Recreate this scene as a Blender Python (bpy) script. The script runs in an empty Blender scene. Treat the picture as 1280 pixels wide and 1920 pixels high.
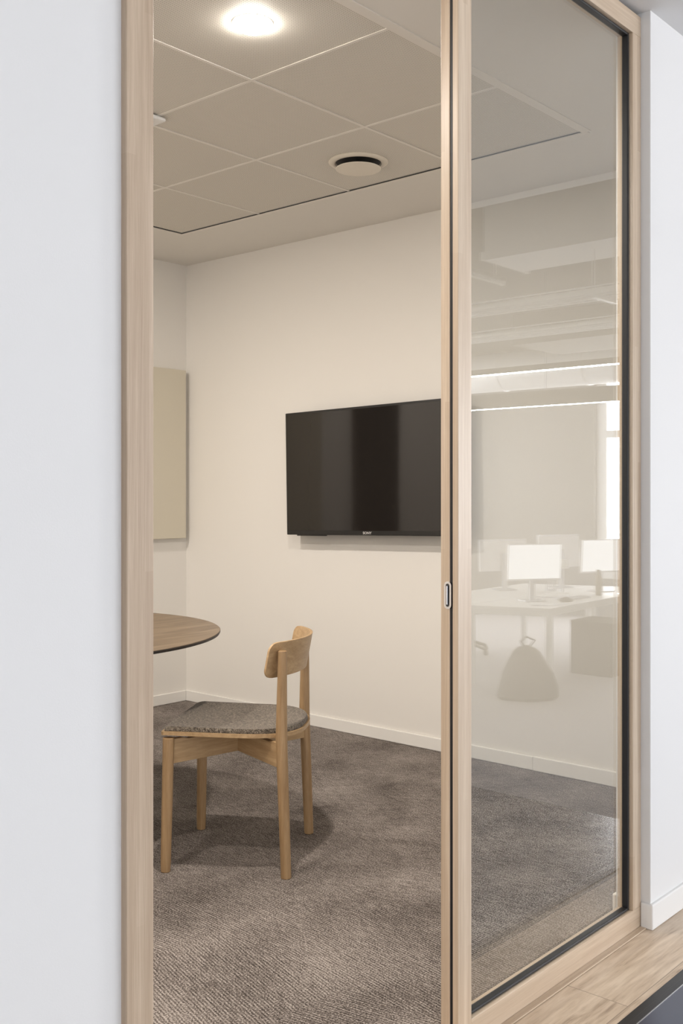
import bpy, bmesh, math, random
from mathutils import Vector, Matrix
random.seed(4)
S = bpy.context.scene
COL = S.collection
PI = math.pi
R = math.radians

# ------------------------------------------------------------------ camera
cam_d = bpy.data.cameras.new('camera'); cam = bpy.data.objects.new('camera', cam_d); COL.objects.link(cam)
YAW = R(41.355)
cam.location = (0, 0, 1.26)
cam.rotation_euler = (PI/2, 0, YAW - PI/2)
cam_d.sensor_fit = 'AUTO'; cam_d.sensor_width = 36
cam_d.lens = 1947.0*36/1920
cam_d.shift_y = -35.0/1920
cam_d.clip_start = 0.05; cam_d.clip_end = 100
S.camera = cam
# ------------------------------------------------------------------ world / exposure
S.view_settings.view_transform = 'Standard'; S.view_settings.look = 'None'
S.view_settings.exposure = 0.0; S.view_settings.gamma = 1.0
S.view_settings.use_curve_mapping = False
W = bpy.data.worlds.new('world'); S.world = W; W.use_nodes = True
bg = W.node_tree.nodes['Background']; bg.inputs[0].default_value = (0.86, 0.93, 1.0, 1); bg.inputs[1].default_value = 1.6

def area(name, loc, rot, sx, sy, power, col, shape='RECTANGLE', spread=PI):
    l = bpy.data.lights.new(name, 'AREA'); l.shape = shape; l.size = sx; l.size_y = sy
    l.energy = power; l.color = col; l.spread = spread
    o = bpy.data.objects.new(name, l); COL.objects.link(o); o.location = loc; o.rotation_euler = rot
    return o
DAY = (0.985, 0.975, 0.99)
WARM = (1.0, 0.915, 0.83)
# daylight entering by the office windows (in the openings of the far and the end wall)
for wx, pw in ((-1.6, 26), (1.6, 32), (4.8, 82), (8.0, 175), (11.2, 205)):
    area('window_daylight', (wx, -7.19, 1.47), (R(90), 0, 0), 2.45, 2.4, pw, DAY)
area('window_daylight', (13.68, -3.05, 1.68), (R(90), 0, R(90)), 2.55, 3.2, 520, DAY)
area('window_daylight', (-3.18, -4.2, 1.47), (R(90), 0, R(-90)), 3.4, 2.4, 70, DAY)  # added lamp in an invented left-wall window, to light the monitors
# ceiling lamps of the meeting room (under each downlight's diffuser)
LAMPS = [(2.127, 2.222), (2.12, 4.0), (0.95, 2.23), (0.95, 4.0)]
LAMP_W = [27.5, 27.5, 18, 18]

# ------------------------------------------------------------------ materials
def newmat(name):
    m = bpy.data.materials.new(name); m.use_nodes = True
    nt = m.node_tree; b = nt.nodes['Principled BSDF']
    return m, nt, b
def N(nt, t, **kw):
    n = nt.nodes.new(t)
    for k, v in kw.items(): setattr(n, k, v)
    return n
def math_n(nt, op, a, b=None, c=None):
    n = nt.nodes.new('ShaderNodeMath'); n.operation = op
    for i, v in enumerate((a, b, c)):
        if v is None: continue
        if isinstance(v, (int, float)): n.inputs[i].default_value = v
        else: nt.links.new(v, n.inputs[i])
    return n.outputs[0]
def plain(name, col, rough=0.5, metal=0.0, bump=0.0, bscale=200, spec=0.5, **kw):
    m, nt, b = newmat(name)
    b.inputs['Base Color'].default_value = (*col, 1); b.inputs['Roughness'].default_value = rough
    b.inputs['Metallic'].default_value = metal; b.inputs['Specular IOR Level'].default_value = spec
    tc = N(nt, 'ShaderNodeTexCoord'); nz = N(nt, 'ShaderNodeTexNoise'); nz.inputs['Scale'].default_value = bscale
    nt.links.new(tc.outputs['Object'], nz.inputs['Vector'])
    mr = N(nt, 'ShaderNodeMapRange'); mr.inputs[3].default_value = max(rough-0.03, 0); mr.inputs[4].default_value = min(rough+0.03, 1)
    nt.links.new(nz.outputs[0], mr.inputs[0]); nt.links.new(mr.outputs[0], b.inputs['Roughness'])
    if bump:
        bp = N(nt, 'ShaderNodeBump'); bp.inputs['Strength'].default_value = bump; bp.inputs['Distance'].default_value = 0.002
        nt.links.new(nz.outputs[0], bp.inputs['Height']); nt.links.new(bp.outputs[0], b.inputs['Normal'])
    for k, v in kw.items(): b.inputs[k].default_value = v
    return m
def ramp(nt, fac, stops):
    r = N(nt, 'ShaderNodeValToRGB'); e = r.color_ramp.elements
    while len(e) < len(stops): e.new(0.5)
    for el, (p, c) in zip(e, stops): el.position = p; el.color = (*c, 1)
    nt.links.new(fac, r.inputs[0]); return r.outputs[0]
def wood(name, dark, light, axis=2, rough=0.5, cross=55, along=1.6, strips=0.0, knots=0.0, rot=(0, 0, 0)):
    """long grain along an object axis; strips = width of glued lamellae"""
    m, nt, b = newmat(name)
    tc = N(nt, 'ShaderNodeTexCoord'); mp = N(nt, 'ShaderNodeMapping')
    sc = [cross]*3; sc[axis] = along; mp.inputs['Scale'].default_value = sc
    rv = N(nt, 'ShaderNodeMapping'); rv.inputs['Rotation'].default_value = rot
    nt.links.new(tc.outputs['Object'], rv.inputs['Vector'])
    nt.links.new(rv.outputs[0], mp.inputs['Vector'])
    n1 = N(nt, 'ShaderNodeTexNoise'); n1.inputs['Scale'].default_value = 1.0; n1.inputs['Detail'].default_value = 8; n1.inputs['Roughness'].default_value = 0.65; n1.inputs['Distortion'].default_value = 0.6
    nt.links.new(mp.outputs[0], n1.inputs['Vector'])
    mp2 = N(nt, 'ShaderNodeMapping'); s2 = [cross*6]*3; s2[axis] = along*10; mp2.inputs['Scale'].default_value = s2
    nt.links.new(rv.outputs[0], mp2.inputs['Vector'])
    n2 = N(nt, 'ShaderNodeTexNoise'); n2.inputs['Scale'].default_value = 1.0; n2.inputs['Detail'].default_value = 4
    nt.links.new(mp2.outputs[0], n2.inputs['Vector'])
    f = math_n(nt, 'ADD', math_n(nt, 'MULTIPLY', n1.outputs[0], 0.75), math_n(nt, 'MULTIPLY', n2.outputs[0], 0.25))
    if strips:
        sx = N(nt, 'ShaderNodeSeparateXYZ'); nt.links.new(rv.outputs[0], sx.inputs[0])
        a, c = [i for i in range(3) if i != axis]
        ia = math_n(nt, 'FLOOR', math_n(nt, 'DIVIDE', sx.outputs[a], strips))
        ic = math_n(nt, 'FLOOR', math_n(nt, 'DIVIDE', sx.outputs[c], strips))
        zz = math_n(nt, 'FLOOR', math_n(nt, 'ADD', math_n(nt, 'DIVIDE', sx.outputs[axis], 0.9), math_n(nt, 'MULTIPLY', math_n(nt, 'ADD', ia, ic), 0.37)))
        cb = N(nt, 'ShaderNodeCombineXYZ'); nt.links.new(ia, cb.inputs[0]); nt.links.new(ic, cb.inputs[1]); nt.links.new(zz, cb.inputs[2])
        wn = N(nt, 'ShaderNodeTexWhiteNoise'); nt.links.new(cb.outputs[0], wn.inputs[0])
        f = math_n(nt, 'ADD', math_n(nt, 'MULTIPLY', f, 0.88), math_n(nt, 'MULTIPLY', wn.outputs[0], 0.12))
    col = ramp(nt, f, [(0.30, dark), (0.52, tuple((a+c)/2 for a, c in zip(dark, light))), (0.68, light)])
    nt.links.new(col, b.inputs['Base Color']); b.inputs['Roughness'].default_value = rough
    bp = N(nt, 'ShaderNodeBump'); bp.inputs['Strength'].default_value = 0.15; bp.inputs['Distance'].default_value = 0.001
    nt.links.new(f, bp.inputs['Height']); nt.links.new(bp.outputs[0], b.inputs['Normal'])
    return m

M = {}
M['wall'] = plain('matt_wall_paint', (0.80, 0.773, 0.728), 0.75, bump=0.05, bscale=350)
M['wallwhite'] = plain('white_wall_paint', (0.80, 0.80, 0.80), 0.7, bump=0.05, bscale=350)
M['plaster'] = plain('ceiling_plaster', (0.78, 0.75, 0.70), 0.85)
M['skirt'] = plain('skirting_paint', (0.82, 0.80, 0.76), 0.4)
M['skirtw'] = plain('white_skirting_paint', (0.84, 0.84, 0.83), 0.4)
BD, BL = (0.49, 0.355, 0.235), (0.75, 0.615, 0.47)
M['frameZ'] = wood('laminated_bamboo_upright', BD, BL, 2, 0.45, 60, 1.2, strips=0.018)
M['frameX'] = wood('laminated_bamboo_rail', BD, BL, 0, 0.45, 60, 1.2, strips=0.018)
for k in ('frameZ', 'frameX'):
    p_ = M[k].node_tree.nodes['Principled BSDF']; p_.inputs['Coat Weight'].default_value = 0.6; p_.inputs['Coat Roughness'].default_value = 0.3
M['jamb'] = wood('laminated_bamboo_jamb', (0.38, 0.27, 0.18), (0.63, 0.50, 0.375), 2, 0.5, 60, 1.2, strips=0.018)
M['oak'] = wood('oak_chair_leg_wood', (0.25, 0.148, 0.066), (0.45, 0.30, 0.16), 2, 0.42, 60, 3)
M['oakx'] = wood('oak_chair_panel_wood', (0.32, 0.20, 0.095), (0.54, 0.375, 0.21), 0, 0.4, 45, 3)
M['black'] = plain('black_rubber_seal', (0.012, 0.012, 0.014), 0.45)
M['steel'] = plain('brushed_steel', (0.70, 0.69, 0.70), 0.3, 1.0)
M['dsteel'] = plain('dark_steel', (0.08, 0.08, 0.085), 0.35, 0.8)
M['tvblack'] = plain('television_bezel_plastic', (0.012, 0.011, 0.010), 0.3)
M['screen'] = plain('television_screen_glass', (0.018, 0.015, 0.013), 0.06, spec=0.45)
M['greywall'] = plain('grey_wall_paint', (0.27, 0.268, 0.265), 0.8)
M['white'] = plain('white_lacquer', (0.84, 0.84, 0.83), 0.35)
M['ventw'] = plain('vent_enamel', (0.78, 0.72, 0.62), 0.45)
M['dark'] = plain('dark_void', (0.01, 0.01, 0.01), 0.6)
M['grid'] = plain('ceiling_grid_enamel', (0.80, 0.76, 0.70), 0.5)
M['felt'] = None
M['panel'] = plain('acoustic_panel_fabric', (0.66, 0.61, 0.50), 0.95, bump=0.3, bscale=900)
M['curtain'] = plain('black_curtain_fabric', (0.012, 0.012, 0.013), 0.95, bump=0.2, bscale=500)
M['slate'] = plain('slate_blue_laminate', (0.028, 0.035, 0.070), 0.22, spec=1.0)
M['slatetrim'] = plain('black_edge_trim', (0.012, 0.011, 0.012), 0.35)
M['silver'] = plain('monitor_silver_plastic', (0.72, 0.73, 0.76), 0.25, 0.6)
M['mscreen'] = plain('monitor_back_shell', (0.80, 0.80, 0.82), 0.18)
M['bag'] = plain('dark_bag_nylon', (0.10, 0.095, 0.09), 0.8, bump=0.4, bscale=60)
M['officefloor'] = plain('office_carpet', (0.42, 0.41, 0.42), 0.9, bump=0.4, bscale=250)
M['concrete'] = plain('dark_open_ceiling', (0.05, 0.05, 0.05), 0.9, bump=0.3, bscale=20)
M['galv'] = plain('galvanised_duct', (0.78, 0.79, 0.80), 0.35, 0.25)
M['bottle'] = plain('bottle_enamel', (0.30, 0.27, 0.22), 0.35)

# felt
def felt():
    m, nt, b = newmat('grey_felt_upholstery')
    tc = N(nt, 'ShaderNodeTexCoord')
    n1 = N(nt, 'ShaderNodeTexNoise'); n1.inputs['Scale'].default_value = 420; n1.inputs['Detail'].default_value = 3
    n2 = N(nt, 'ShaderNodeTexNoise'); n2.inputs['Scale'].default_value = 130; n2.inputs['Detail'].default_value = 2
    for n in (n1, n2): nt.links.new(tc.outputs['Object'], n.inputs['Vector'])
    f = math_n(nt, 'ADD', math_n(nt, 'MULTIPLY', n1.outputs[0], 0.65), math_n(nt, 'MULTIPLY', n2.outputs[0], 0.35))
    nt.links.new(ramp(nt, f, [(0.37, (0.026, 0.021, 0.016)), (0.5, (0.112, 0.091, 0.070)), (0.63, (0.30, 0.255, 0.20))]), b.inputs['Base Color'])
    b.inputs['Roughness'].default_value = 0.95; b.inputs['Specular IOR Level'].default_value = 0.15
    b.inputs['Sheen Weight'].default_value = 0.2
    bp = N(nt, 'ShaderNodeBump'); bp.inputs['Strength'].default_value = 0.5; bp.inputs['Distance'].default_value = 0.002
    nt.links.new(f, bp.inputs['Height']); nt.links.new(bp.outputs[0], b.inputs['Normal'])
    return m
M['felt'] = felt()

def carpet():
    m, nt, b = newmat('ribbed_taupe_carpet')
    tc = N(nt, 'ShaderNodeTexCoord'); sp = N(nt, 'ShaderNodeSeparateXYZ'); nt.links.new(tc.outputs['Object'], sp.inputs[0])
    ix = math_n(nt, 'FLOOR', math_n(nt, 'DIVIDE', sp.outputs[0], 0.5))
    sh = math_n(nt, 'MULTIPLY', math_n(nt, 'MODULO', ix, 2.0), 0.5)
    iy = math_n(nt, 'FLOOR', math_n(nt, 'ADD', math_n(nt, 'DIVIDE', sp.outputs[1], 0.5), sh))
    cb = N(nt, 'ShaderNodeCombineXYZ'); nt.links.new(ix, cb.inputs[0]); nt.links.new(iy, cb.inputs[1])
    wn = N(nt, 'ShaderNodeTexWhiteNoise'); nt.links.new(cb.outputs[0], wn.inputs[0])
    # the run of the ribs differs from tile to tile
    ang = math_n(nt, 'MULTIPLY', math_n(nt, 'SUBTRACT', wn.outputs[0], 0.5), 0.62)
    vr = N(nt, 'ShaderNodeVectorRotate'); vr.rotation_type = 'Z_AXIS'
    nt.links.new(tc.outputs['Object'], vr.inputs['Vector']); nt.links.new(ang, vr.inputs['Angle'])
    mp = N(nt, 'ShaderNodeMapping'); mp.inputs['Scale'].default_value = (170, 20, 1); nt.links.new(vr.outputs[0], mp.inputs['Vector'])
    n1 = N(nt, 'ShaderNodeTexNoise'); n1.inputs['Scale'].default_value = 1; n1.inputs['Detail'].default_value = 3; n1.inputs['Roughness'].default_value = 0.6
    nt.links.new(mp.outputs[0], n1.inputs['Vector'])
    n2 = N(nt, 'ShaderNodeTexNoise'); n2.inputs['Scale'].default_value = 230; n2.inputs['Detail'].default_value = 2
    nt.links.new(tc.outputs['Object'], n2.inputs['Vector'])
    n3 = N(nt, 'ShaderNodeTexNoise'); n3.inputs['Scale'].default_value = 3.5; n3.inputs['Detail'].default_value = 3
    nt.links.new(tc.outputs['Object'], n3.inputs['Vector'])
    mpr = N(nt, 'ShaderNodeMapping'); mpr.inputs['Scale'].default_value = (1, 0.02, 1); nt.links.new(vr.outputs[0], mpr.inputs['Vector'])
    wv = N(nt, 'ShaderNodeTexWave'); wv.inputs['Scale'].default_value = 34; wv.inputs['Distortion'].default_value = 0.6; wv.inputs['Detail'].default_value = 1
    nt.links.new(mpr.outputs[0], wv.inputs['Vector'])
    f = math_n(nt, 'ADD', math_n(nt, 'MULTIPLY', n1.outputs[0], 0.26), math_n(nt, 'MULTIPLY', n2.outputs[0], 0.52))
    f = math_n(nt, 'ADD', f, math_n(nt, 'MULTIPLY', wv.outputs['Fac'], 0.08))
    f = math_n(nt, 'ADD', f, math_n(nt, 'MULTIPLY', n3.outputs[0], 0.16))
    nt.links.new(ramp(nt, f, [(0.39, (0.030, 0.025, 0.022)), (0.50, (0.145, 0.123, 0.110)), (0.62, (0.41, 0.368, 0.335))]), b.inputs['Base Color'])
    b.inputs['Roughness'].default_value = 0.95; b.inputs['Specular IOR Level'].default_value = 0.1
    bp = N(nt, 'ShaderNodeBump'); bp.inputs['Strength'].default_value = 0.6; bp.inputs['Distance'].default_value = 0.004
    nt.links.new(f, bp.inputs['Height']); nt.links.new(bp.outputs[0], b.inputs['Normal'])
    return m
M['carpet'] = carpet()

def planks():
    m, nt, b = newmat('oak_plank_floor')
    tc = N(nt, 'ShaderNodeTexCoord'); sp = N(nt, 'ShaderNodeSeparateXYZ'); nt.links.new(tc.outputs['Object'], sp.inputs[0])
    py = math_n(nt, 'DIVIDE', math_n(nt, 'SUBTRACT', sp.outputs[1], PLANK_Y), 0.19)
    iy = math_n(nt, 'FLOOR', py)
    pxx = math_n(nt, 'ADD', math_n(nt, 'DIVIDE', math_n(nt, 'SUBTRACT', sp.outputs[0], PLANK_X), 1.3), math_n(nt, 'MULTIPLY', iy, 0.41))
    ix = math_n(nt, 'FLOOR', pxx)
    cb = N(nt, 'ShaderNodeCombineXYZ'); nt.links.new(ix, cb.inputs[0]); nt.links.new(iy, cb.inputs[1])
    wn = N(nt, 'ShaderNodeTexWhiteNoise'); nt.links.new(cb.outputs[0], wn.inputs[0])
    off = N(nt, 'ShaderNodeVectorMath'); off.operation = 'MULTIPLY_ADD'; off.inputs[1].default_value = (7, 7, 7)
    nt.links.new(wn.outputs[1], off.inputs[0]); nt.links.new(tc.outputs['Object'], off.inputs[2])
    mp = N(nt, 'ShaderNodeMapping'); mp.inputs['Scale'].default_value = (3.0, 22, 1); nt.links.new(off.outputs[0], mp.inputs['Vector'])
    n1 = N(nt, 'ShaderNodeTexNoise'); n1.inputs['Scale'].default_value = 1; n1.inputs['Detail'].default_value = 6; n1.inputs['Distortion'].default_value = 1.6
    nt.links.new(mp.outputs[0], n1.inputs['Vector'])
    mp2 = N(nt, 'ShaderNodeMapping'); mp2.inputs['Scale'].default_value = (14, 160, 1); nt.links.new(off.outputs[0], mp2.inputs['Vector'])
    n2 = N(nt, 'ShaderNodeTexNoise'); n2.inputs['Scale'].default_value = 1; n2.inputs['Detail'].default_value = 3
    nt.links.new(mp2.outputs[0], n2.inputs['Vector'])
    f = math_n(nt, 'ADD', math_n(nt, 'MULTIPLY', n1.outputs[0], 0.62), math_n(nt, 'MULTIPLY', n2.outputs[0], 0.28))
    f = math_n(nt, 'ADD', f, math_n(nt, 'MULTIPLY', wn.outputs[0], 0.10))
    c = ramp(nt, f, [(0.30, (0.30, 0.215, 0.15)), (0.44, (0.55, 0.43, 0.32)), (0.62, (0.70, 0.575, 0.45))])
    # seams
    def seam(v, w):
        fr = math_n(nt, 'FRACT', v); return math_n(nt, 'LESS_THAN', math_n(nt, 'ABSOLUTE', math_n(nt, 'SUBTRACT', fr, 0.5)), 0.5 - w)
    s = math_n(nt, 'MULTIPLY', seam(py, 0.006), seam(pxx, 0.0009))
    mx = N(nt, 'ShaderNodeMix'); mx.data_type = 'RGBA'; nt.links.new(s, mx.inputs[0])
    mx.inputs[6].default_value = (0.30, 0.23, 0.17, 1); nt.links.new(c, mx.inputs[7]); nt.links.new(mx.outputs[2], b.inputs['Base Color'])
    b.inputs['Roughness'].default_value = 0.42
    bp = N(nt, 'ShaderNodeBump'); bp.inputs['Strength'].default_value = 0.12; bp.inputs['Distance'].default_value = 0.001
    nt.links.new(f, bp.inputs['Height']); nt.links.new(bp.outputs[0], b.inputs['Normal'])
    return m
PLANK_Y, PLANK_X = 1.157, 2.378
M['planks'] = planks()

def perforated():
    m, nt, b = newmat('perforated_metal_tile')
    tc = N(nt, 'ShaderNodeTexCoord'); sp = N(nt, 'ShaderNodeSeparateXYZ'); nt.links.new(tc.outputs['Object'], sp.inputs[0])
    p = 0.0075
    def cell(o):
        fr = math_n(nt, 'SUBTRACT', math_n(nt, 'FRACT', math_n(nt, 'DIVIDE', o, p)), 0.5); return math_n(nt, 'MULTIPLY', fr, fr)
    r2 = math_n(nt, 'ADD', cell(sp.outputs[0]), cell(sp.outputs[1]))
    hole = math_n(nt, 'LESS_THAN', r2, 0.085)
    mx = N(nt, 'ShaderNodeMix'); mx.data_type = 'RGBA'; nt.links.new(hole, mx.inputs[0])
    mx.inputs[6].default_value = (0.75, 0.71, 0.64, 1); mx.inputs[7].default_value = (0.42, 0.39, 0.34, 1)
    nt.links.new(mx.outputs[2], b.inputs['Base Color']); b.inputs['Roughness'].default_value = 0.6
    return m
M['tile'] = perforated()

def tabletop():
    m, nt, b = newmat('walnut_linoleum_table_top')
    tc = N(nt, 'ShaderNodeTexCoord'); mp = N(nt, 'ShaderNodeMapping'); mp.inputs['Rotation'].default_value = (0, 0, R(-50)); mp.inputs['Scale'].default_value = (3, 30, 1)
    nt.links.new(tc.outputs['Object'], mp.inputs['Vector'])
    n1 = N(nt, 'ShaderNodeTexNoise'); n1.inputs['Scale'].default_value = 1; n1.inputs['Detail'].default_value = 8; n1.inputs['Distortion'].default_value = 0.8
    nt.links.new(mp.outputs[0], n1.inputs['Vector'])
    nt.links.new(ramp(nt, n1.outputs[0], [(0.3, (0.085, 0.056, 0.032)), (0.5, (0.145, 0.10, 0.062)), (0.72, (0.22, 0.162, 0.105))]), b.inputs['Base Color'])
    b.inputs['Roughness'].default_value = 0.38
    return m
M['tabletop'] = tabletop()

def glassmat():
    m = bpy.data.materials.new('clear_glass'); m.use_nodes = True; nt = m.node_tree
    nt.nodes.remove(nt.nodes['Principled BSDF']); out = nt.nodes['Material Output']
    tr = N(nt, 'ShaderNodeBsdfTransparent'); tr.inputs[0].default_value = (0.955, 0.968, 0.962, 1)
    gl = N(nt, 'ShaderNodeBsdfGlossy'); gl.inputs['Roughness'].default_value = 0.0
    lw = N(nt, 'ShaderNodeLayerWeight'); lw.inputs[0].default_value = 0.5
    f5 = math_n(nt, 'POWER', lw.outputs['Facing'], 5.0)
    fr = math_n(nt, 'ADD', math_n(nt, 'MULTIPLY', f5, 0.94), GLASS_R0)
    mx = N(nt, 'ShaderNodeMixShader'); nt.links.new(fr, mx.inputs[0]); nt.links.new(tr.outputs[0], mx.inputs[1]); nt.links.new(gl.outputs[0], mx.inputs[2])
    nt.links.new(mx.outputs[0], out.inputs[0]); return m
GLASS_R0 = 0.13
M['glass'] = glassmat()
def emit(name, col, s):
    m, nt, b = newmat(name); b.inputs['Emission Color'].default_value = (*col, 1); b.inputs['Emission Strength'].default_value = s
    b.inputs['Base Color'].default_value = (0.9, 0.9, 0.9, 1); return m
M['lamp'] = emit('lit_lamp_diffuser', (1.0, 0.93, 0.84), 80)
M['led'] = emit('lit_led_strip', (1.0, 0.95, 0.86), 50)
M['sky'] = emit('bright_daylight_outside', (0.93, 0.96, 1.0), 5)

# ------------------------------------------------------------------ mesh helpers
class B:
    def __init__(s): s.bm = bmesh.new(); s.mats = []
    def mi(s, m):
        if m not in s.mats: s.mats.append(m)
        return s.mats.index(m)
    def box(s, x0, x1, y0, y1, z0, z1, mat=None, bev=0.0, T=None):
        r = bmesh.ops.create_cube(s.bm, size=1); vs = r['verts']
        for v in vs:
            v.co = Vector((x0 + (v.co.x+.5)*(x1-x0), y0 + (v.co.y+.5)*(y1-y0), z0 + (v.co.z+.5)*(z1-z0)))
        fs = {f for v in vs for f in v.link_faces}
        if bev:
            es = list({e for v in vs for e in v.link_edges})
            rr = bmesh.ops.bevel(s.bm, geom=es, offset=bev, segments=2, profile=0.5, affect='EDGES')
            fs = {f for f in fs if f.is_valid} | set(rr['faces']); vs = list({v for f in fs for v in f.verts})
        if T is not None:
            for v in vs: v.co = T @ v.co
        if mat is not None:
            k = s.mi(mat)
            for f in fs: f.material_index = k
        return s
    def faces(s, vs, fs, mat=None):
        bv = [s.bm.verts.new(v) for v in vs]; k = s.mi(mat) if mat else 0
        for f in fs:
            ff = s.bm.faces.new([bv[i] for i in f]); ff.material_index = k
        return s
    def tube(s, pts, rad, n=16, cap=True, mat=None):
        pts = [Vector(p) for p in pts]; rs = rad if isinstance(rad, (list, tuple)) else [rad]*len(pts)
        rings = []; up = Vector((0, 0, 1)); prev = None
        for i, p in enumerate(pts):
            t = (pts[min(i+1, len(pts)-1)] - pts[max(i-1, 0)]).normalized()
            if prev is None:
                a = up if abs(t.dot(up)) < .9 else Vector((1, 0, 0)); u = (a - t*a.dot(t)).normalized()
            else: u = (prev - t*prev.dot(t)).normalized()
            prev = u; w = t.cross(u)
            rings.append([s.bm.verts.new(p + (u*math.cos(2*PI*k/n) + w*math.sin(2*PI*k/n))*rs[i]) for k in range(n)])
        k0 = s.mi(mat) if mat else 0
        for a, b_ in zip(rings, rings[1:]):
            for k in range(n):
                f = s.bm.faces.new((a[k], a[(k+1) % n], b_[(k+1) % n], b_[k])); f.material_index = k0
        if cap:
            f = s.bm.faces.new(list(reversed(rings[0]))); f.material_index = k0
            f = s.bm.faces.new(rings[-1]); f.material_index = k0
        return s
    def lathe(s, prof, c=(0, 0, 0), n=48, mat=None):
        k0 = s.mi(mat) if mat else 0; rings = []
        for r_, z in prof:
            if r_ < 1e-6: rings.append([s.bm.verts.new((c[0], c[1], c[2]+z))])
            else: rings.append([s.bm.verts.new((c[0]+r_*math.cos(2*PI*k/n), c[1]+r_*math.sin(2*PI*k/n), c[2]+z)) for k in range(n)])
        for a, b_ in zip(rings, rings[1:]):
            for k in range(n):
                q = [a[k % len(a)], a[(k+1) % len(a)], b_[(k+1) % len(b_)], b_[k % len(b_)]]
                u = []
                for v in q:
                    if v not in u: u.append(v)
                if len(u) > 2: s.bm.faces.new(u).material_index = k0
        return s
    def prism(s, outline, z0, z1, mat=None, fn=None):
        k0 = s.mi(mat) if mat else 0
        a = [s.bm.verts.new((x, y, z0)) for x, y in outline]; b_ = [s.bm.verts.new((x, y, z1)) for x, y in outline]
        n = len(a)
        fl = [s.bm.faces.new(list(reversed(a))), s.bm.faces.new(b_)] + [s.bm.faces.new((a[k], a[(k+1) % n], b_[(k+1) % n], b_[k])) for k in range(n)]
        for f in fl: f.material_index = k0
        return s
    def build(s, name, mat=None, parent=None, loc=None, smooth=False, bevel=0.0, subs=0, rot=None):
        bmesh.ops.recalc_face_normals(s.bm, faces=s.bm.faces[:])
        me = bpy.data.meshes.new(name); s.bm.to_mesh(me); s.bm.free()
        for m in (s.mats or [mat]): me.materials.append(m)
        if s.mats and mat: pass
        o = bpy.data.objects.new(name, me); COL.objects.link(o)
        if parent: o.parent = parent
        if loc: o.location = loc
        if rot: o.rotation_euler = rot
        if smooth:
            for p in me.polygons: p.use_smooth = True
            me.set_sharp_from_angle(angle=R(38))
        if bevel:
            md = o.modifiers.new('bevel', 'BEVEL'); md.width = bevel; md.segments = 3; md.limit_method = 'ANGLE'; md.angle_limit = R(40)
        if subs:
            md = o.modifiers.new('subsurf', 'SUBSURF'); md.levels = subs; md.render_levels = subs
        return o
def struct(o): o['kind'] = 'structure'; return o
def tag(o, label, cat, group=None):
    o['label'] = label; o['category'] = cat
    if group: o['group'] = group
    return o
def thing(name, loc, label, cat, rz=0, group=None):
    o = bpy.data.objects.new(name, None); COL.objects.link(o); o.location = loc; o.rotation_euler = (0, 0, rz)
    o.empty_display_size = 0.1
    return tag(o, label, cat, group)
def setup(name, loc):
    o = bpy.data.objects.new(name, None); COL.objects.link(o); o.location = loc; o['kind'] = 'structure'; return o

# ------------------------------------------------------------------ the meeting room shell
XT, YL, X0, ZC = 4.126, 4.89, 0.15, 2.645
YF = 1.42                                                       # room side of the front wall
struct(B().box(X0-.1, XT+.1, 1.40, YL+.1, -.06, 0).build('floor', M['carpet']))
struct(B().box(XT, XT+.12, 1.30, YL+.12, -.1, 3.4).build('wall_right', M['wall']))
struct(B().box(X0-.12, XT, YL, YL+.12, -.1, 3.4).build('wall_back', M['wall']))
struct(B().box(X0-.12, X0, YF, YL, -.1, 3.4).build('wall_left', M['wall']))
# front wall: white either side of the glazed front
wl = struct(B().box(-3, 1.009, 1.355, YF, -.5, 3.4).build('wall_front', M['wallwhite']))
wr = struct(B().box(2.841, 13.5, 1.312, YF, -.5, 3.4).build('wall_front', M['wallwhite'], bevel=.002))
struct(B().box(1.009, 2.841, 1.36, YF, 2.645, 3.4).build('wall_front', M['wallwhite']))
# skirtings
def skirt(name, x0, x1, y0, y1, mat, h=.062):
    return struct(B().box(x0, x1, y0, y1, 0.0005, h).build(name, mat, bevel=.004))
skirt('baseboard_right', XT-.012, XT-.0002, 2.465, YL-.0002, M['skirt'], .064)
b2 = struct(B().box(XT-.0145, XT-.0002, YF, 2.464, 0.0005, .066).build('baseboard_right', M['skirt'], bevel=.004))
skirt('baseboard_back', X0, XT-.0125, YL-.012, YL-.0002, M['skirt'], .064)
skirt('baseboard_front', 2.841, XT-.015, YF+.0002, YF+.012, M['skirt'], .074)
ob = struct(B().box(2.8335, 13.4, 1.302, 1.3404, .0005, .074).build('baseboard_office', M['skirtw'], bevel=.004))

# ceiling: plaster border with a field of perforated metal tiles
TX = [3.6 - .59*k for k in range(6)]; TY = [1.94 + .591*k for k in range(5)]
ce = B()
ce.box(X0-.1, TX[-1], 1.36, YL+.1, ZC, ZC+.1).box(TX[0], XT+.1, 1.36, YL+.1, ZC, ZC+.1)
ce.box(TX[-1], TX[0], 1.36, TY[0], ZC, ZC+.1).box(TX[-1], TX[0], TY[-1], YL+.1, ZC, ZC+.1)
ceil = struct(ce.build('ceiling', M['plaster']))
struct(B().box(TX[-1]-.05, TX[0]+.05, TY[0]-.05, TY[-1]+.05, ZC+.1, ZC+.14).build('ceiling_void_deck', M['dark'], ceil))
VENT = (3.31, 2.82)
for i in range(5):
    for j in range(4):
        x1, x0, y0, y1 = TX[i], TX[i+1], TY[j], TY[j+1]
        B().box(x0+.0035, x1-.0035-(.004 if i == 0 else 0), y0+.0035, y1-.0035-(.003 if j == 3 else 0), ZC+.004, ZC+.012).build('ceiling_tile', M['tile'], ceil, bevel=.001)
g = B()
for x in TX[1:-1]: g.box(x-.006, x+.006, TY[0], TY[-1], ZC+.0012, ZC+.0038)
for y in TY[1:-1]: g.box(TX[-1], TX[0], y-.006, y+.006, ZC+.0010, ZC+.0036)
g.build('ceiling_grid', M['grid'], ceil)
t = B(); w_ = .022
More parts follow.
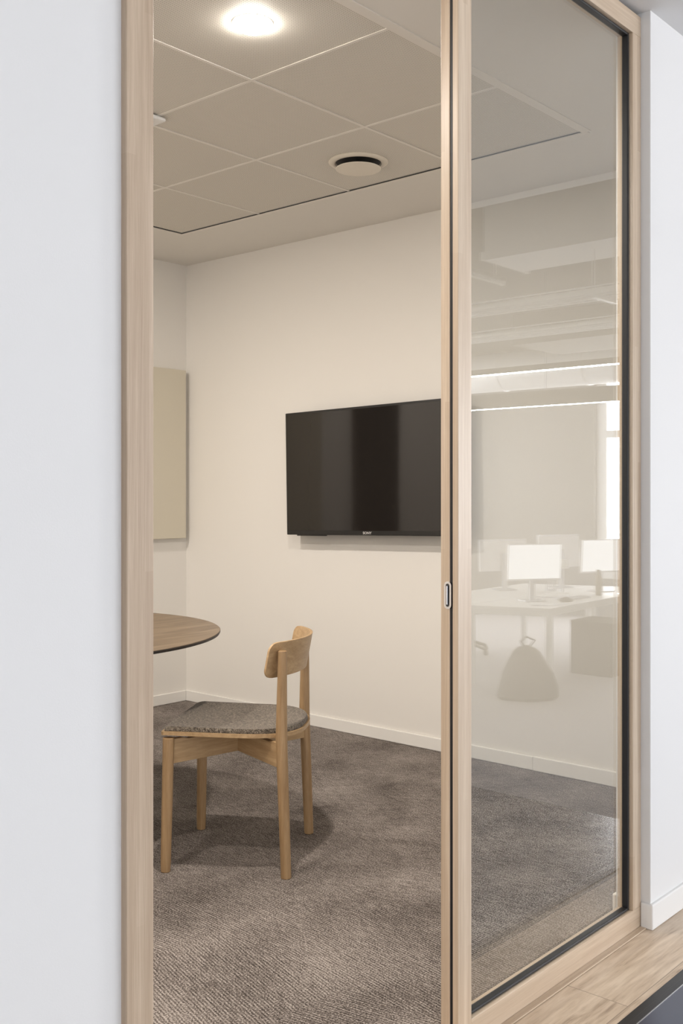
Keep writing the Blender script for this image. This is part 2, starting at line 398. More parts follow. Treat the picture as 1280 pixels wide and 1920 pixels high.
t.box(TX[0]+.001, TX[0]+w_, TY[0]-w_, TY[-1]+w_, ZC-.003, ZC-.0002).box(TX[-1]-w_, TX[-1]-.001, TY[0]-w_, TY[-1]+w_, ZC-.003, ZC-.0002)
t.box(TX[-1], TX[0], TY[0]-w_*1.7, TY[0]-.001, ZC-.003, ZC-.0002).box(TX[-1], TX[0], TY[-1]+.001, TY[-1]+w_, ZC-.003, ZC-.0002)
t.build('ceiling_edge_trim', M['grid'], ceil)

B().box(TX[0]-.003, TX[0]+.0005, TY[0], TY[-1], ZC+.0002, ZC+.0034).box(TX[-1], TX[0]-.003, TY[-1]-.003, TY[-1]+.0005, ZC+.0002, ZC+.0034).build('painted_shadow_gap', M['dark'], ceil)  # black bars painting in the shadow line along two tile edges
# ------------------------------------------------------------------ glazed front: timber frame, fixed pane, door opening
YA, YB = 1.341, 1.389
win = setup('window_1', (1.919, YA, 0))
def wbox(name, x0, x1, y0, y1, z0, z1, mat, parent=win, bevel=.0015):
    lx, ly = win.location.x, win.location.y
    return B().box(x0-lx, x1-lx, y0-ly, y1-ly, z0, z1).build(name, mat, parent, bevel=bevel)
HT = 2.643
wbox('frame_stile', 2.788, 2.8405, YA, YB, .062, 2.583, M['frameZ'])
wbox('frame_rail', 1.972, 2.8405, YA, YB, 0.0, .062, M['frameX'])
wbox('frame_rail', 1.972, 2.8405, YA, YB, 2.583, HT, M['frameX'])
# mullion between the pane and the doorway: outer post, black seal in its groove, inner post
mull = wbox('frame_mullion', 1.919, 1.972, YA, 1.3565, 0, HT, M['frameZ'])
wbox('frame_mullion', 1.919, 1.972, 1.3645, YB, 0, HT, M['frameZ'])
wbox('door_seal', 1.9215, 1.972, 1.3565, 1.3645, 0, HT, M['black'], bevel=0)
gk = B(); lx = win.location.x
for (x0, x1, z0, z1) in ((1.972, 1.981, .062, 2.583), (2.779, 2.788, .062, 2.583)): gk.box(x0-lx, x1-lx, 1.352-YA, 1.372-YA, z0, z1)
for (z0, z1) in ((.062, .070), (2.575, 2.583)): gk.box(1.981-lx, 2.779-lx, 1.352-YA, 1.372-YA, z0, z1)
gk.build('glazing_gasket', M['black'], win, bevel=.003)
wbox('glass_pane', 1.978, 2.782, 1.361, 1.371, .066, 2.579, M['glass'], bevel=0)
# strike plate in the mullion, facing the doorway
def stadium(hw, hh, n=10):
    p = []
    for k in range(n+1): a = PI*k/n; p.append((hw*math.cos(a), hh-hw+hw*math.sin(a)))
    for k in range(n+1): a = PI+PI*k/n; p.append((hw*math.cos(a), -(hh-hw)+hw*math.sin(a)))
    return p
def plate_ring(bm_, oy, oz, o1, x1, o2, x2, mat):
    n = len(o1); vs = [(x1, oy+p[0], oz+p[1]) for p in o1] + [(x2, oy+p[0], oz+p[1]) for p in o2]
    bm_.faces(vs, [(k, (k+1) % n, n+(k+1) % n, n+k) for k in range(n)], mat)
sp_ = B(); oy, oz = 1.3690-YA, 1.030
o_out, o_in = stadium(.0098, .0312), stadium(.0052, .0262)
plate_ring(sp_, oy, oz, o_out, 0.0, o_out, -.0016, M['steel'])
plate_ring(sp_, oy, oz, o_out, -.0016, o_in, -.0016, M['steel'])
plate_ring(sp_, oy, oz, o_in, -.0016, o_in, -.0004, M['steel'])
sp_.faces([(-.0004, oy+p[0], oz+p[1]) for p in o_in], [tuple(range(len(o_in)))], M['dsteel'])
sp_.build('strike_plate', None, win)
B().tube([(-.0026, oy+.0012, oz-.021), (-.0026, oy+.0012, oz+.021)], .0022, 10).build('strike_latch', M['steel'], win, smooth=True)
# door opening's own jamb and head
dor = setup('door_1', (1.009, YA, 0))
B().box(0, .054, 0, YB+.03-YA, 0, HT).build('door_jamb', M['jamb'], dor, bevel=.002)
B().box(.054, .91, 0, YB+.03-YA, 2.583, HT).build('door_head', M['frameX'], dor, bevel=.0015)

# ------------------------------------------------------------------ corridor and office beyond (seen directly at the foot, else mirrored in the pane)
struct(B().box(-3, 13.5, 1.139, 1.3995, -.06, 0).build('floor_corridor', M['planks']))
struct(B().box(-3, 13.5, 1.12, 1.139, -.5, -.0005).build('trim_1', M['slatetrim']))
struct(B().box(1.972, 2.87, 1.322, 1.3408, .0003, .0045).build('trim_2', M['frameX'], bevel=.001))
struct(B().box(-3, 13.5, -7.1, 1.12, -.6, -.5).build('floor_office', M['officefloor']))
struct(B().box(-3.1, 4.25, -7.0, 1.355, 2.655, 2.80).build('ceiling_corridor', M['wallwhite']))
struct(B().box(4.25, 13.5, 1.0, 1.312, 2.655, 2.80).build('ceiling_corridor', M['wallwhite']))
struct(B().box(-3.1, 13.6, -7.1, 1.5, 3.4, 3.5).build('ceiling_office', M['concrete']))
def window_wall(name, axis, pos, th, a0, a1, holes, z0, z1, zs, zh, mat):
    """wall along X (axis 0) or Y (axis 1) pierced by window openings"""
    b = B()
    def bx(u0, u1, za, zb):
        if axis == 0: b.box(u0, u1, pos-th, pos, za, zb)
        else: b.box(pos, pos+th, u0, u1, za, zb)
    bx(a0, a1, z0, zs); bx(a0, a1, zh, z1)
    e = [a0] + [v for h_ in holes for v in h_] + [a1]
    for k in range(0, len(e), 2): bx(e[k], e[k+1], zs, zh)
    return struct(b.build(name, mat))
wh = [(x-1.25, x+1.25) for x in (-1.6, 1.6, 4.8, 8.0, 11.2)]
window_wall('wall_office_far', 0, -7.0, .2, -3, 13.5, wh, -.6, 3.4, .25, 2.7, M['wallwhite'])
window_wall('wall_office_end', 1, 13.5, .2, -7, 1.35, [(-4.35, -1.75)], -.6, 3.4, .05, 3.30, M['greywall'])
def win_frame(name, axis, pos, a0, a1, z0, z1, tr, w=.06):
    b = B()
    def bx(u0, u1, za, zb, d0=-.04, d1=.04):
        if axis == 0: b.box(u0, u1, pos+d0, pos+d1, za, zb)
        else: b.box(pos+d0, pos+d1, u0, u1, za, zb)
    bx(a0, a0+w, z0, z1); bx(a1-w, a1, z0, z1); bx(a0+w, a1-w, z0, z0+w); bx(a0+w, a1-w, z1-w, z1); bx(a0+w, a1-w, tr-.05, tr+.05)
    m_ = (a0+a1)/2; bx(m_-w/2, m_+w/2, z0+w, tr-.05)
    return struct(b.build(name, M['white']))
for k, (a0, a1) in enumerate(wh): win_frame('window_%d' % (k+3), 0, -7.12, a0, a1, .25, 2.7, 1.9)
window_wall('wall_office_left', 1, -3.2, .2, -7, 1.42, [(-5.95, -2.45)], -.6, 3.4, .25, 2.7, M['wallwhite'])
win_frame('window_8', 1, -3.1, -5.95, -2.45, .25, 2.7, 1.9)  # unseen window, added with its opening to bring light onto the monitors
win_frame('window_2', 1, 13.60, -4.35, -1.75, .05, 3.30, 2.10, .17)  # upper part added unseen behind the duct, to brighten the cabinet top's glare

# low dark unit whose top lies level with the timber floor
c = thing('low_cabinet', (1.7, -.6, -.5), 'low slate-blue cabinet top with black edge beside the oak floor strip', 'cabinet')
B().box(0, 2.005, 0, 1.700, 0.0005, .485).build('body', M['slate'], c, bevel=.003)
B().box(-.01, 2.02, -.01, 1.701, .485, .5015).build('top', M['slate'], c, bevel=.0015)
B().box(-.01, 2.02, 1.7025, 1.7185, .470, .5025).build('edge_strip', M['slatetrim'], c, bevel=.001)
B().box(-.01, 2.02, 1.7005, 1.7022, .485, .5020).build('edge_inlay', M['steel'], c)

# ------------------------------------------------------------------ in the meeting room
# wall-hung television
TVY, TVZ = 3.373, 1.375
tv = thing('television', (XT, TVY, TVZ), 'large black flat television hung on the cream wall', 'television')
tv.rotation_euler = (R(-1.1), 0, 0)
hw, hh = .567, .328
B().box(-.1045, -.080, -hw, hw, -hh, hh).build('casing', M['tvblack'], tv, bevel=.004)
B().box(-.0795, -.045, -hw+.13, hw-.13, -hh+.006, hh-.25).build('rear_housing', M['tvblack'], tv, bevel=.006)
B().box(-.106, -.1047, -hw+.010, hw-.010, -hh+.024, hh-.012).build('screen', M['screen'], tv)
B().box(-.0445, -.0005, -.25, .25, -.20, .10).build('wall_bracket', M['dsteel'], tv)
B().box(-.098, -.078, hw-.27, hw-.07, -hh-.005, -hh-.0002).build('speaker_bar', M['tvblack'], tv)
def text_mesh(name, body, size, mat, parent, loc, rot):
    cu = bpy.data.curves.new(name, 'FONT'); cu.body = body; cu.size = size; cu.align_x = 'CENTER'; cu.align_y = 'CENTER'; cu.extrude = .0003
    cu.offset = .0004
    tmp = bpy.data.objects.new(name, cu); COL.objects.link(tmp)
    dg = bpy.context.evaluated_depsgraph_get(); me = bpy.data.meshes.new_from_object(tmp.evaluated_get(dg))
    bpy.data.objects.remove(tmp); o = bpy.data.objects.new(name, me); COL.objects.link(o)
    me.materials.clear(); me.materials.append(mat); o.parent = parent; o.location = loc; o.rotation_euler = rot; return o
M['badge'] = plain('badge_grey', (0.62, 0.60, 0.58), 0.4)
text_mesh('badge', 'SONY', .017, M['badge'], tv, (-.1050, 0.0, -hh+.012), (R(90), 0, R(-90))).scale = (1.25, 1, 1)

# acoustic panel
ap = tag(B().box(-1.35, 0, -.042, 0, 0, 1.012).build('acoustic_panel', M['panel'], None, loc=(4.088, YL-.0004, .990), bevel=.003),
         'beige fabric acoustic panel on the wall left of the corner', 'wall panel')

# black curtain on the back wall (only seen mirrored in the television)
cv = B(); n = 60; vs = []; 
for k in range(n+1):
    u = k/n; x = -.24+.48*u; y = -.035+.022*math.sin(u*PI*7)
    for z, s_ in ((.02, 1.0), (1.3, .93), (2.5, 1.0)): vs.append((x*s_, y, z))
fs = [(3*k+j, 3*k+3+j, 3*k+4+j, 3*k+1+j) for k in range(n) for j in range(2)]
cv.faces(vs, fs)
cu = cv.build('curtain', M['curtain'], None, loc=(2.13, YL-.03, 0), smooth=True)
md = cu.modifiers.new('thick', 'SOLIDIFY'); md.thickness = .004
tag(cu, 'black curtain on the back wall, mirrored as a dark band in the television', 'curtain')

# round table
tb = thing('round_table', (2.155, 3.495, 0), 'round brown-topped table with thin dark rim, cut off by the door frame', 'table')
B().lathe([(0, .7235), (.716, .7235), (.7352, .7275), (.7362, .7335), (.7352, .735), (0, .735)], n=128).build('tabletop', M['tabletop'], tb, smooth=True)
B().lathe([(0, .7225), (.712, .7225), (.7345, .7265), (.7372, .7285), (.7372, .7330), (.7345, .7230+.0105), (.7345, .7228)], n=128).build('rim', plain('dark_table_edge', (0.022, 0.018, 0.016), 0.5), tb, smooth=True)
B().lathe([(0, 0.0005), (.24, .0005), (.245, .006), (.235, .012), (.05, .018), (.038, .03), (.036, .70), (.09, .722), (0, .722)], n=64).build('pedestal', M['tvblack'], tb, smooth=True)

# dining chair
ch = thing('dining_chair', (2.507, 2.680, 0), 'oak chair with curved backrest and grey felt seat beside the round table', 'chair', math.atan2(.555, .832))
# local axes: +X far side, -Y backwards (towards the camera's right), so y_local = -b
def leg(px_, py_, tx, ty, ztop, r0, r1, flat=False):
    pts = []; rs = []; k = 12
    for i in range(k+1):
        u = i/k; pts.append((px_+(tx-px_)*u, py_+(ty-py_)*u, .0006+ztop*u)); r_ = r0+(r1-r0)*min(1, u*1.0)
        rs.append(r_)
    rs[0] *= .93
    b = B(); b.tube(pts, rs, 28); return b
for sx in (-1, 1):
    b = leg(sx*.222, .203, sx*.214, .195, .444, .0172, .0195)
    b.build('leg', M['oak'], ch, smooth=True, bevel=.0015)
def backleg(sx):
    b = B(); n = 22; rings = []
    for i in range(n+1):
        z = .0006 + .743*i/n
        x = sx*(.227-.006*z/.744); y = -(.206-.016*min(z/.45, 1) + .0*max(0, z-.45))
        r_ = .0165 + .003*min(1, z/.45) - (.0045*max(0, (z-.50)/.244)**1.3 if z > .5 else 0)
        r_ = .0172 + .002*min(1, z/.45) - .002*max(0, (z-.45)/.294)
        ring_ = []
        for k in range(28):
            a = 2*PI*k/28; cx_, cy_ = r_*math.cos(a), r_*math.sin(a)
            # above the seat the side towards the sitter is planed flat
            if z > .47:
                lim = r_*(1-.45*min(1, (z-.47)/.25)); cy_ = min(cy_, lim)
            ring_.append(b.bm.verts.new((x+cx_, y+cy_, z)))
        rings.append(ring_)
    for p, q in zip(rings, rings[1:]):
        for k in range(28): b.bm.faces.new((p[k], p[(k+1) % 28], q[(k+1) % 28], q[k]))
    b.bm.faces.new(list(reversed(rings[0]))); b.bm.faces.new(rings[-1]); return b
for sx in (-1, 1): backleg(sx).build('leg', M['oak'], ch, smooth=True, bevel=.002)
# crossed boards under the seat
def board(x0, y0, x1, y1, name, cut):
    L = math.hypot(x1-x0, y1-y0); a = math.atan2(y1-y0, x1-x0); n = 24; th = .011; vs = []
    for i in range(n+1):
        u = i/n; x = u*L
        zb = .372 - .0 ; zt = .440 - (.006 if .1 < u < .9 else 0)
        e = min(u, 1-u)*L
        zb = .358
        if cut == 0: pass
        for (yy, zz) in ((-th, zb), (th, zb), (th, zt), (-th, zt)): vs.append((x, yy, zz))
    fs = []
    for i in range(n):
        p = 4*i
        for k in range(4): fs.append((p+k, p+(k+1) % 4, p+4+(k+1) % 4, p+4+k))
    fs += [(3, 2, 1, 0), (4*n, 4*n+1, 4*n+2, 4*n+3)]
    b = B(); b.faces(vs, fs); return b.build(name, M['oakx'], ch, loc=(x0, y0, 0), rot=(0, 0, a), bevel=.002)
board(-.214, .195, .225, -.194, 'cross_rail', 0)
board(-.225, -.194, .214, .195, 'cross_rail', 1)
# seat: plywood plate and dished felt pad, straight in front, round at the back
def seat_outline(ins=0.0, n=20):
    pts = []; hw_ = .224-ins; f = .224-ins; r_ = .026; 
    for k in range(5): a = PI/2*k/4; pts.append((hw_-r_+r_*math.cos(a), f-r_+r_*math.sin(a)))
    for k in range(5): a = PI/2+PI/2*k/4; pts.append((-hw_+r_+r_*math.cos(a), f-r_+r_*math.sin(a)))
    yb = -.02; D_ = .240-ins; m = 26
    W0 = hw_
    for k in range(0, m+1):
        a = PI + PI*k/m; ca, sa = math.cos(a), math.sin(a); e = 2/2.7
        pts.append((W0*math.copysign(abs(ca)**e, ca)*.985, yb - (D_+yb)*abs(sa)**e))
    return pts
def dish(x, y): return .012*(x/.24)**2*(1 if y > 0 else .5) - .010*max(0, (y-.12)/.12)**2*0.6
def slab(out, z0, z1, mat, name, rnd=0.0, puff=0.0):
    """plate following the dished seat; optionally rounded upper edge"""
    b = B(); n = len(out); cx_, cy_ = 0, 0
    lev = [(1.0, z0), (1.0, z1-rnd)] + ([(1-.006, z1-rnd*.4), (1-.02, z1)] if rnd else [(1.0, z1)]) + [(s_, z1 + puff*(1-s_*s_)) for s_ in (.9, .75, .5, .25)]
    rings = [[b.bm.verts.new((x*s_, y*s_, z+dish(x*s_, y*s_))) for x, y in out] for s_, z in lev]
    for p, q in zip(rings, rings[1:]):
        for k in range(n): b.bm.faces.new((p[k], p[(k+1) % n], q[(k+1) % n], q[k]))
    c1 = b.bm.verts.new((0, 0, lev[-1][1]+puff*.02))
    for k in range(n): b.bm.faces.new((rings[-1][k], rings[-1][(k+1) % n], c1))
    inner = [[b.bm.verts.new((x*s_, y*s_, z0+dish(x*s_, y*s_))) for x, y in out] for s_ in (.6, .2)]
    seq = [rings[0]] + inner
    for p, q in zip(seq, seq[1:]):
        for k in range(n): b.bm.faces.new((q[k], q[(k+1) % n], p[(k+1) % n], p[k]))
    c0 = b.bm.verts.new((0, 0, z0))
    for k in range(n): b.bm.faces.new((c0, seq[-1][(k+1) % n], seq[-1][k]))
    return b.build(name, mat, ch, smooth=True)
slab(seat_outline(), .4465, .4590, M['oakx'], 'seat_plate')
slab(seat_outline(.008), .4595, .4745, M['felt'], 'seat_pad', rnd=.011, puff=-.002)
for (bx_, by_) in ((-.12, -.10), (.12, -.10), (-.12, .11), (.12, .11)):
    B().lathe([(0, .434), (.016, .434), (.016, .4473), (0, .4473)], c=(bx_, by_, 0), n=20).build('spacer', M['black'], ch)
# backrest: bent plywood, ends forward
def backrest():
    b = B(); nu, nv = 48, 14; th = .010; Wd = .258; H0, H1 = .652, .770; rc = .030
    def P(u, v, off):
        s_ = u*Wd; phi = u*BEND
        Rr = Wd/BEND
        x = Rr*math.sin(phi); y = -(BACKB - Rr*(1-math.cos(phi)))
        nx, ny = math.sin(phi), -math.cos(phi)
        z = H0+(H1-H0)*v
        lean = -(v-.5)*.022
        return (x+nx*off, y+ny*off+lean, z)
    def shape(u, v):   # rounded rectangle by pulling v limits near the ends
        d_ = (1-abs(u))*Wd
        c_ = 0 if d_ >= rc else rc-math.sqrt(max(0, rc*rc-(rc-d_)**2))
        lo = c_/(H1-H0); return lo+(1-2*lo)*v
    us = [math.sin(PI/2*(-1+2*i/nu)) for i in range(nu+1)]
    us = [(-1+2*i/nu) for i in range(nu+1)]
    us = [-1, -.995, -.985, -.97, -.95, -.925] + [u for u in us if abs(u) < .91] + [.925, .95, .97, .985, .995, 1]
    L = []
    for u in us:
        front = [P(u, shape(u, j/nv), 0) for j in range(nv+1)]; back = [P(u, shape(u, j/nv), th) for j in range(nv+1)]
        L.append([b.bm.verts.new(p) for p in front] + [b.bm.verts.new(p) for p in reversed(back)])
    m = len(L[0])
    for p, q in zip(L, L[1:]):
        for k in range(m): b.bm.faces.new((p[k], p[(k+1) % m], q[(k+1) % m], q[k]))
    b.bm.faces.new(L[0]); b.bm.faces.new(list(reversed(L[-1])))
    return b.build('backrest', M['oakx'], ch, smooth=True, bevel=.0025)
BEND, BACKB = 0.75, .232
backrest()

# ceiling fittings
vt = thing('air_vent', (VENT[0], VENT[1], ZC+.004), 'round cream air vent with a raised disc in the ceiling', 'air vent')
B().lathe([(.124, -.0002), (.125, -.004), (.120, -.008), (.108, -.012), (.098, -.010), (.094, -.002)], n=72).build('outer_ring', M['ventw'], vt, smooth=True)
B().lathe([(0, -.0006), (.098, -.0006), (.0975, -.0030), (0, -.0030)], n=48).build('throat', M['dark'], vt)
B().lathe([(0, -.037), (.080, -.0358), (.0935, -.033), (.0955, -.0305), (.092, -.0285), (0, -.027)], n=72).build('disc', M['ventw'], vt, smooth=True)
B().tube([(0, 0, -.0028), (0, 0, -.0265)], .010, 12).build('spindle', M['dsteel'], vt)
for k, (lx_, ly_) in enumerate(LAMPS):
    d = thing('downlight', (lx_, ly_, ZC+.0035), ['lit round ceiling downlight above the doorway', 'lit round ceiling downlight above the table, behind the door frame', 'lit ceiling downlight nearest the front wall, behind the white wall', 'lit ceiling downlight at the back, hidden behind the white wall'][k], 'ceiling light', group='ceiling downlights')
    B().lathe([(.060, -.0002), (.060, -.0018), (.056, -.0025), (.0555, -.0004)], n=56).build('bezel', M['white'], d, smooth=True)
    B().lathe([(0, -.024), (.025, -.023), (.043, -.018), (.052, -.009), (.0545, -.0006), (0, -.0006)], n=56).build('diffuser', M['lamp'], d, smooth=True)
    area('downlight_lamp', (lx_, ly_, ZC-.034), (0, 0, 0), .08, .08, LAMP_W[k], WARM, 'DISK')
sn = thing('ceiling_sensor', (2.405, 3.06, ZC+.0008), 'small white ceiling sensor peeking out beside the door frame', 'sensor')
B().box(-.045, .045, -.045, .045, -.016, -.0005).build('housing', M['white'], sn, bevel=.008)
B().lathe([(0, -.021), (.012, -.020), (.016, -.0165), (0, -.0165)], n=24).build('lens', M['ventw'], sn, smooth=True)


# ------------------------------------------------------------------ the open-plan office (mirrored in the pane)
FO = -.5
E1 = Vector((math.cos(R(-2.3)), math.sin(R(-2.3)), 0)); E2 = Vector((math.cos(R(-109.7)), math.sin(R(-109.7)), 0))
def desk(u0, v0, lu, lv, label):
    o = thing('desk', Vector((8.2, -2.0, FO)) + E1*u0 + E2*v0, label, 'desk', group='white office desks')
    def quad(a0, a1, b0, b1): return [tuple((E1*a+E2*b)[:2]) for a, b in ((a0, b0), (a1, b0), (a1, b1), (a0, b1))]
    B().prism(quad(0, lu, 0, lv), .705, .73).build('desktop', M['white'], o, bevel=.002)
    f = B(); f.prism(quad(0, .045, .045, lv-.045), .655, .704).prism(quad(lu-.045, lu, .045, lv-.045), .655, .704).prism(quad(.05, lu-.05, .02, .05), .66, .70)
    f.build('frame', M['white'], o)
    for a in (0, lu-.045):
        for b_ in (0, lv-.045): B().prism(quad(a, a+.045, b_, b_+.045), .0006, .704).build('leg', M['white'], o)
    return o
desk(0, 0, 2.6, .76, 'white office desk mirrored in the glass, nearest the corridor')
desk(0, .78, 2.6, .76, 'white office desk mirrored in the glass, the farther one of the pair')
ZD = FO+.7305
M['glare_glow'] = emit('pale_screen_glare_glow', (0.90, 0.94, 1.0), 1.4)  # glow added to the screens in place of daylight glare
def monitor(x, y, ang, w, h, label, lift=.16, lit=False):
    o = thing('monitor', (x, y, ZD), label, 'monitor', R(ang), 'monitors on the white desks')
    tilt = Matrix.Translation((0, 0, lift)) @ Matrix.Rotation(R(4), 4, 'X')
    B().box(-w/2, w/2, -.016, .016, 0, h, bev=.006, T=tilt).build('shell', M['mscreen'], o)
    B().box(-w/2+.008, w/2-.008, -.0185, -.0165, .018 if lit else .012, h-.008, T=tilt).build('screen', M['glare_glow'] if lit else M['tvblack'], o)
    if not lit: B().box(-w/2+.002, w/2-.002, .0165, .020, h-.02, h-.004, T=tilt).build('vent_strip', M['silver'], o)
    B().box(-.03, .03, .022, .045, .012, lift+h*.55, bev=.004).build('stand', M['silver'], o)
    B().box(-.11, .11, -.07, .12, .0006, .012, bev=.004).build('stand_foot', M['silver'], o)
monitor(8.64, -2.44, 213, .56, .35, 'monitor with pale screen glowing in place of daylight glare, on the front desk, nearest in the glass reflection', .20, True)
monitor(9.98, -2.42, 204, .56, .35, 'monitor with pale screen glowing in place of daylight glare, at the right edge of the glass reflection', .20, True)
monitor(10.12, -3.0, 24, .54, .36, 'monitor behind the bottle in the glass reflection', .22)
monitor(9.46, -3.30, 30, .56, .34, 'monitor at the left edge of the glass reflection, on the far desk', .20)
bt = thing('water_bottle', (9.58, -2.25, ZD), 'tall brown-grey bottle standing at the desk edge in the reflection', 'bottle')
B().lathe([(0, .0006), (.034, .0006), (.036, .006), (.036, .17), (.030, .195), (.018, .215), (.017, .222), (0, .222)], n=32).build('body', M['bottle'], bt, smooth=True)
B().lathe([(0, .223), (.019, .223), (.020, .228), (.020, .252), (.016, .258), (0, .258)], n=32).build('cap', M['bottle'], bt, smooth=True)
kb = thing('keyboard', (9.1, -2.27, ZD), 'flat grey keyboard near the desk edge in the reflection', 'keyboard', R(6))
B().box(-.20, .20, -.06, .06, .0006, .014, bev=.003).build('body', M['silver'], kb)
k_ = B()
for i in range(14):
    for j in range(5): k_.box(-.19+i*.0272, -.167+i*.0272, -.052+j*.021, -.035+j*.021, .0145, .019)
k_.build('keys', M['mscreen'], kb)
hp = thing('desk_phone', (8.83, -2.20, ZD), 'dark rounded desk phone lying beside the keyboard in the reflection', 'phone')
B().lathe([(0, .0006), (.06, .0006), (.065, .01), (.05, .03), (.02, .042), (0, .044)], n=28).build('body', M['bag'], hp, smooth=True)
pt = thing('wire_pen_pot', (9.70, -2.86, ZD), 'wire pot with a round lid standing on the desks between monitors in the reflection', 'pot')
b = B()
for k in range(12): a = 2*PI*k/12; b.tube([(.05*math.cos(a), .05*math.sin(a), .012), (.04*math.cos(a), .04*math.sin(a), .06), (.055*math.cos(a), .055*math.sin(a), .13)], .0035, 6)
b.build('wires', M['silver'], pt, smooth=True)
B().lathe([(0, .0006), (.055, .0006), (.055, .012), (0, .012)], n=28).build('base', M['silver'], pt)
B().lathe([(0, .132), (.085, .132), (.085, .142), (0, .142)], n=28).build('lid', M['white'], pt)
dl = thing('desk_lamp', (9.52, -2.62, ZD), 'small white desk lamp beside the bottle in the reflection', 'lamp')
B().lathe([(0, .0006), (.06, .0006), (.06, .012), (0, .012)], n=28).build('base', M['white'], dl)
B().tube([(0, 0, .012), (0, 0, .26)], .007, 10).build('stem', M['silver'], dl, smooth=True)
B().lathe([(.045, .26), (.06, .26), (.055, .35), (0, .355), (0, .35), (.045, .34)], n=28).build('lamp_shade', M['white'], dl, smooth=True)
dr = thing('drinking_glass', (9.86, -2.17, ZD), 'clear drinking glass beside the right monitor in the reflection', 'glass')
B().lathe([(0, .0006), (.032, .0006), (.038, .11), (.036, .11), (.030, .006), (0, .006)], n=28).build('tumbler', M['glass'], dr, smooth=True)
for k, (p_, lab) in enumerate((([(8.96, -2.64, .006), (9.06, -2.47, .006), (9.26, -2.42, .006), (9.42, -2.52, .006)], 'loose white cable winding across the front desk in the reflection'),
                      ([(8.28, -2.25, .006), (8.34, -2.12, .006), (8.55, -2.07, .006), (8.72, -2.09, .006)], 'thin loose cable at the near corner of the front desk in the reflection'))):
    sm = []
    for i in range(len(p_)-1):
        for j in range(6):
            u = j/6; u2 = u*u*(3-2*u); a, c_ = Vector(p_[i]), Vector(p_[i+1]); sm.append(a.lerp(c_, u) + Vector((0, 0, 0)))
    tag(B().tube([v+Vector((0, 0, ZD)) for v in sm], .004, 8).build('cable', M['silver'], smooth=True), lab, 'cable')
# bag slumped in front of the desk
bg_ = B(); rings = []; n = 36
prof = [(0.0006, .0), (0.001, .23), (.03, .26), (.12, .25), (.22, .215), (.32, .16), (.40, .115), (.44, .07), (.46, .0)]
for z, r_ in prof:
    if r_ == 0: rings.append([bg_.bm.verts.new((0.0, 0, z))]); continue
    rings.append([bg_.bm.verts.new((r_*math.cos(2*PI*k/n)*(1+.07*math.sin(3*2*PI*k/n+z*9)), r_*.72*math.sin(2*PI*k/n)*(1+.06*math.sin(5*2*PI*k/n+z*13)), z)) for k in range(n)])
for a, c_ in zip(rings, rings[1:]):
    for k in range(n):
        q = []
        for v in (a[k % len(a)], a[(k+1) % len(a)], c_[(k+1) % len(c_)], c_[k % len(c_)]):
            if v not in q: q.append(v)
        bg_.bm.faces.new(q)
bag = thing('backpack', (7.74, -1.97, FO), 'dark slumped backpack on the floor before the desk in the reflection', 'bag', R(50))
bg_.build('body', M['bag'], bag, smooth=True)
B().tube([(.03, 0, .45), (.07, 0, .50), (.0, 0, .53), (-.05, 0, .49), (-.02, 0, .45)], .009, 8).build('handle', M['bag'], bag, smooth=True)
pc = thing('drawer_pedestal', (9.35, -2.12, FO), 'dark drawer pedestal under the white desk in the reflection', 'cabinet')
B().box(-.22, .22, -.2, .24, .0006, .52, bev=.008).build('body', M['bag'], pc)
for k in range(3): B().box(-.21, .21, .241, .252, .03+.165*k, .185+.165*k, bev=.003).build('drawer', M['bag'], pc)
# swivel chair
oc = thing('office_chair', (9.5, -3.85, FO), 'dark swivel chair with a five-arm base behind the desks in the reflection', 'chair', R(20))
for k in range(5):
    a = 2*PI*k/5
    l_ = B().tube([(0.03*math.cos(a), .03*math.sin(a), .12), (.18*math.cos(a), .18*math.sin(a), .10), (.31*math.cos(a), .31*math.sin(a), .065)], [.024, .02, .015], 10).build('base_arm', M['bag'], oc, smooth=True)
    B().tube([(.31*math.cos(a)-.012, .31*math.sin(a), .031), (.31*math.cos(a)+.012, .31*math.sin(a), .031)], .03, 16).build('castor', M['bag'], l_, smooth=True)
B().tube([(0, 0, .1), (0, 0, .44)], .028, 14).build('column', M['dsteel'], oc, smooth=True)
B().box(-.24, .24, -.23, .23, .441, .51, bev=.03).build('seat', M['bag'], oc, smooth=True)
B().box(-.22, .22, -.29, -.24, .56, 1.0, bev=.022).build('backrest', M['bag'], oc, smooth=True)
B().box(-.03, .03, -.285, -.235, .45, .60).build('back_stem', M['dsteel'], oc)
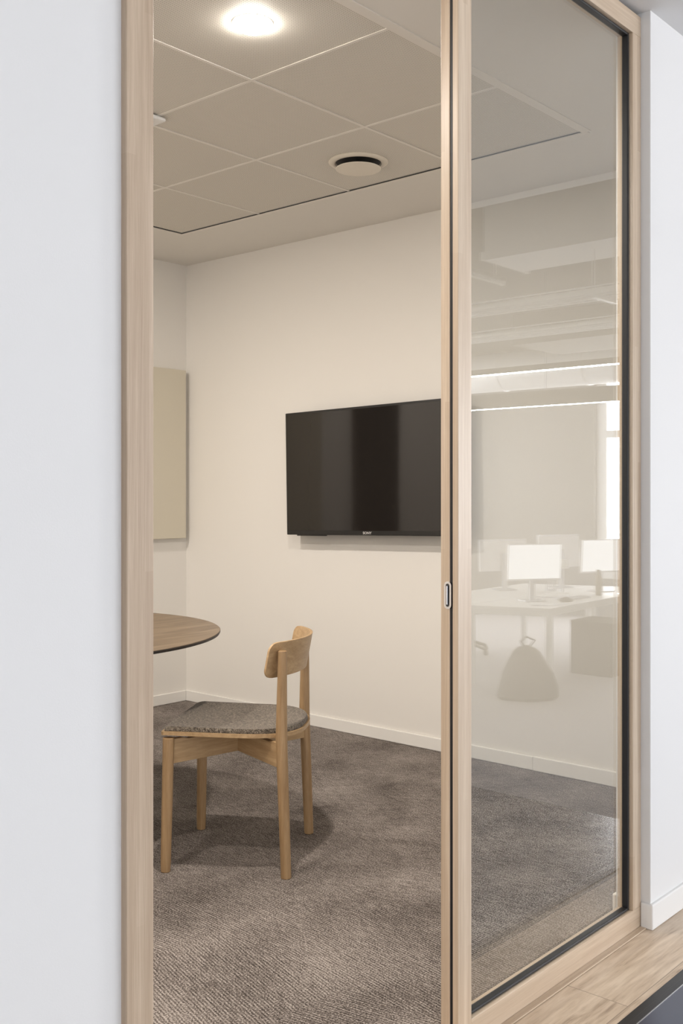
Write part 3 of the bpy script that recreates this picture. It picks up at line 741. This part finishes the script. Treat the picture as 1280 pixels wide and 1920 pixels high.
# overhead: suspended line lights, cable trays, duct, dropped soffit
def line_light(x, y0, y1, z, hgt, w, label, rods):
    o = thing('line_light', (x, (y0+y1)/2, z), label, 'pendant light', group='suspended line lights')
    L = (y1-y0)/2
    B().box(-w/2, w/2, -L, L, .006, hgt).build('housing', M['tvblack'], o)
    B().box(-w/2+.006, w/2-.006, -L+.01, L-.01, 0, .0055).build('diffuser', M['led'], o)
    for r_ in rods: B().tube([(0, r_*L, hgt), (0, r_*L, 3.40-z)], .004, 6).build('suspension_rod', M['silver'], o)
line_light(7.0, -4.6, .6, 2.2, .05, .05, 'suspended line light, the upper bright line in the glass reflection', (-.85, -.2, .55))
line_light(8.8, -5.4, .6, 2.10, .15, .045, 'suspended line light with deep black body, the lower bright line in the reflection', (-.8, 0, .7))
def tray(x, z, label):
    o = thing('cable_tray', (x, -2.6, z), label, 'cable tray', group='suspended wire cable trays')
    b = B(); L = 3.4
    for dx, dz in ((-.1, .06), (-.1, .0), (-.033, 0), (.033, 0), (.1, 0), (.1, .06)): b.tube([(dx, -L, dz), (dx, L, dz)], .006, 6)
    for k in range(60):
        y = -L+2*L*k/59; b.tube([(-.1, y, .06), (-.1, y, 0), (.1, y, 0), (.1, y, .06)], .005, 5)
    b.build('basket', M['galv'], o)
    for y in (-2.4, -.2, 2.0):
        B().box(-.16, .16, y-.012, y+.012, -.03, -.008).build('bracket', M['galv'], o)
        for dx in (-.15, .15): B().tube([(dx, y, -.01), (dx, y, 3.40-z)], .005, 6).build('hanger_rod', M['galv'], o)
    B().tube([(-.03, -L, .035), (-.03, L, .035)], .028, 12).build('cable_bundle', M['white'], o, smooth=True)
tray(6.49, 2.60, 'wire cable tray hung above the line lights, the upper one in the reflection')
tray(7.64, 2.60, 'wire cable tray hung above the line lights, the lower one in the reflection')
dc = thing('air_duct', (11.55, -2.8, 2.84), 'round galvanised duct under the office ceiling in the reflection', 'duct')
B().tube([(0, -4.1, 0), (0, 4.0, 0)], .25, 40).build('pipe', M['galv'], dc, smooth=True)
for y in (-3, -1.8, -.6, .6, 1.8, 3): B().tube([(0, y-.02, 0), (0, y+.02, 0)], .258, 40).build('joint_ring', M['galv'], dc, smooth=True)
for y in (-2.4, 1.2): B().tube([(0, y, .25), (0, y, .56)], .005, 6).build('hanger_rod', M['galv'], dc)
struct(B().box(6.15, 6.66, -1.35, 1.30, 2.90, 3.40).build('trim_3', M['wallwhite']))
struct(B().box(8.20, 9.05, -2.4, 1.30, 2.62, 2.9).build('trim_4', M['greywall']))
def tube_light(x, y, z, label):
    o = thing('tube_light', (x, y, z), label, 'ceiling light', group='unlit tube lights')
    B().box(-.30, .30, -.03, .03, .03, .06).build('housing', M['silver'], o)
    B().tube([(-.29, 0, .012), (.29, 0, .012)], .014, 12).build('tube', M['white'], o, smooth=True)
    for s_ in (-.31, .31): B().box(s_-.012, s_+.012, -.02, .02, .0, .06).build('end_cap', M['white'], o)
    for s_ in (-.2, .2): B().tube([(s_, 0, .06), (s_, 0, 3.40-z)], .005, 6).build('hanger_rod', M['galv'], o)
tube_light(6.83, -1.60, 3.0, 'unlit tube light hung beside the dropped soffit in the reflection')
tube_light(7.10, -2.00, 3.0, 'unlit tube light hung farther left in the reflection, at the mullion')
